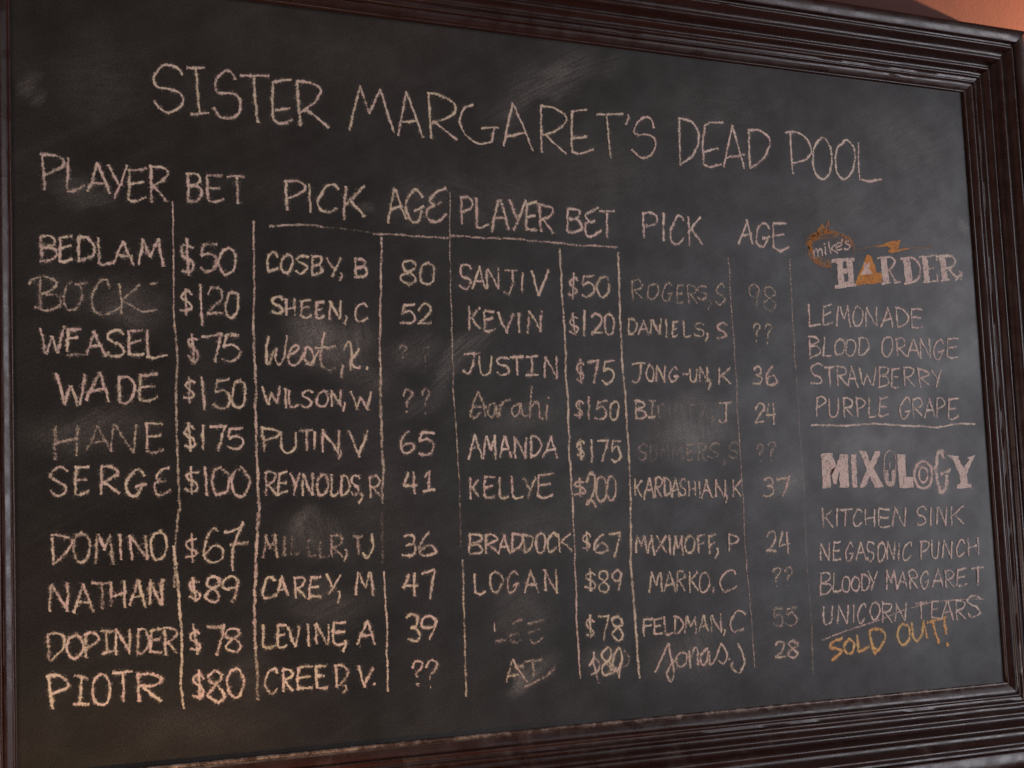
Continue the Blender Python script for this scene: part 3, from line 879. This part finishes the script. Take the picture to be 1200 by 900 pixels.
draw('menu_note', 'E4', 'c255,315 195,340 180,372 235,386 250,405 188,458;c300,318 265,368 285,410 320,402 332,350 302,320;'
     's350,298 354,350 358,402;s358,402 432,370;c430,265 490,258 530,290 515,350 462,416;s428,265 440,340 462,416;s444,372 470,384;'
     'c642,222 608,270 620,340 655,356 686,300 676,240 645,222;c700,213 708,300 730,336 764,290 772,203;s775,215 796,312;'
     's798,216 922,180;s832,208 850,280 874,348;s905,188 919,290;s922,350 931,364', 5.5, 1.1, M_AMBER, label='two words in amber chalk, slanting under the crossed out drink')

# big lettered heading of the second drinks list: one letter per sub-part
mx = Chalk()
mx.patch('115,165 182,165 206,240 232,167 279,168 286,372 229,372 226,272 210,350 192,350 173,272 175,372 125,376', 'D3', .98)
head = mx.build('menu_heading', M_PINK, board)


def letter(fn):
    c = Chalk()
    fn(c)
    return c.build('letter', M_PINK, head)


letter(lambda c: c.patch('298,170 330,168 336,370 304,372', 'D3', 1.05))
letter(lambda c: c.patch('345,145 390,150 415,215 440,152 480,150 437,255 498,368 440,371 412,300 385,371 352,371 395,258', 'D3', .98))


def bottle(c):
    c.strokes('c532,146 505,175 500,300 515,352 545,362 566,330 570,190 548,150 530,146', 'D3', 2.6, .72)
    c.patch('503,265 526,262 528,335 545,335 546,262 568,262 566,338 542,366 512,348', 'D3', .9)
    c.strokes('s535,215 535,262', 'D3', 2.6, .6)


letter(bottle)
letter(lambda c: c.patch('580,168 628,170 634,305 680,308 682,371 594,376', 'D3', 1.0))


def target(c):
    for rx, ry, w_ in ((55, 82, 5.2), (27, 45, 4.2)):
        c.strokes('c' + ' '.join('%.1f,%.1f' % (740 + rx * math.cos(t * .3927), 295 + ry * math.sin(t * .3927)) for t in range(17)), 'D3', w_, 1.1)


letter(target)


def gee(c):
    c.strokes('c862,192 858,158 838,150 822,200 820,300 838,375 860,400 880,355 882,300', 'D3', 7.6, 1.1, taper=False)
    c.strokes('s848,292 905,262', 'D3', 5.4, 1.1)


letter(gee)
letter(lambda c: c.patch('884,170 958,180 954,196 988,256 1020,197 1004,190 1058,174 1046,198 1006,290 1008,346 1034,354 1032,375 944,379 944,360 966,350 962,294 920,202', 'D3', 1.1))

# logo lettering over the first drinks list
lg = Chalk()
for st in ('c250,352 180,345 112,290 96,215 128,145 200,118 290,125 368,165 402,220 398,262', 'c245,338 185,330 125,285 108,215 140,155 200,132 250,130',
           'c118,250 100,200 130,150 175,118', 'c122,270 108,225 120,170 160,130'):
    lg.strokes(st, 'D1', 4.6, .50, .4)
lg.strokes('s160,120 190,72 200,118;s212,118 232,50 240,118;s175,125 185,95 215,92 225,120', 'D1', 3.0, .62)
lg.strokes('c112,255 92,205 118,150 170,125;c128,262 112,215 138,165 185,140;c112,240 122,190 165,150 230,128;c140,300 165,330 215,345 250,345;'
           'c200,120 260,128 320,145 370,185;c215,132 275,132 335,158 385,215', 'D1', 5.0, .34, .5)
lg.strokes('c125,180 200,165 280,160 360,195;c130,230 110,200 150,160 220,140;c140,300 200,310 250,325;c118,215 125,265 150,305 200,335;'
           'c140,190 170,150 230,130 300,138', 'D1', 7.0, .30, .5)
emblem = lg.build('emblem', M_ORANGE, board, label='scribbled orange ball with a small flame on top')
wd = Chalk()
wd.strokes('s136,302 130,245;c134,262 152,240 164,292;c160,262 182,238 194,286;s210,225 214,276;s204,203 208,207;s232,190 246,272;s276,212 240,242;s250,238 294,266;'
           'c285,230 318,214 306,195 286,210 286,246 322,238;s326,174 318,192;c370,184 346,190 350,205 373,215 365,238 335,240', 'D1', 3.4, 1.1)
wd.build('small_lettering', M_PINK, emblem)

lh = Chalk()
lh.patch('285,318 325,316 342,488 300,490', 'D1', .95)
lh.patch('352,312 392,308 406,484 368,486', 'D1', .95)
lh.patch('320,372 356,368 358,402 322,406', 'D1', .95)
lh.patch('330,462 372,458 374,484 332,488', 'D1', .9)
lh.patch('248,318 255,306 405,298 408,318 250,334', 'D1', .95)
lh.patch('276,482 416,468 418,488 276,506', 'D1', .95)
logo = lh.build('logo_lettering', M_PINK, board)


def logo_letter(fn, mat=None, label=None):
    c = Chalk()
    fn(c)
    return c.build('letter', mat or M_PINK, logo, label)


logo_letter(lambda c: c.patch('490,278 515,284 545,358 556,400 590,398 592,466 418,482 416,455 450,378', 'D1', .98), M_ORANGE, 'orange triangle standing in for a letter')
logo_letter(lambda c: (c.patch('446,412 472,372 464,322 478,345 488,345 506,320 506,375 530,402 490,412', 'D1', .95), c.strokes('s478,330 482,372;s500,325 497,372', 'D1', 1.8, .9)))


def big_r(c):
    c.patch('580,290 622,288 640,468 600,474', 'D1', .95)
    c.strokes('c598,298 650,295 676,326 652,368 612,380', 'D1', 4.6, .95, taper=False)
    c.strokes('s640,380 664,430 692,462', 'D1', 5.0, .95)
    c.strokes('s560,302 620,290;s588,472 645,464;s672,466 712,458', 'D1', 3.2, .95)


def big_d(c):
    c.patch('728,302 775,298 796,462 750,470', 'D1', .95)
    c.strokes('c715,304 800,300 842,352 842,420 800,460 742,470', 'D1', 5.2, .95, taper=False)


def big_e(c):
    c.patch('858,290 893,288 912,460 876,464', 'D1', 1.05)
    c.strokes('s838,292 960,282;s890,372 940,367;s868,462 966,452;s954,280 958,318;s962,452 958,404', 'D1', 3.8, .95)


def big_r_star(c):
    c.patch('972,285 1012,284 1032,448 994,454', 'D1', .95)
    c.strokes('c990,288 1050,286 1082,320 1058,358 1012,372', 'D1', 4.8, .95, taper=False)
    c.strokes('s1040,372 1070,410 1102,438', 'D1', 5.4, .95)
    c.strokes('s952,290 1010,280;s985,452 1042,444;s1082,446 1128,398;s1110,385 1122,450;s1075,425 1128,418', 'D1', 3.4, .92)


for fn in (big_r, big_d, big_e, big_r_star):
    logo_letter(fn)
bl = Chalk()
bl.patch('545,222 605,206 640,190 716,178 704,214 700,240 742,236 784,234 660,268 628,256 652,232 600,224', 'D1', .92)
bl.strokes('s690,238 800,232 930,226', 'D1', 1.8, .4)
bl.strokes('s440,240 500,226 570,212', 'D1', 2.2, .3)
bl.build('lightning_bolt', M_ORANGE, board)
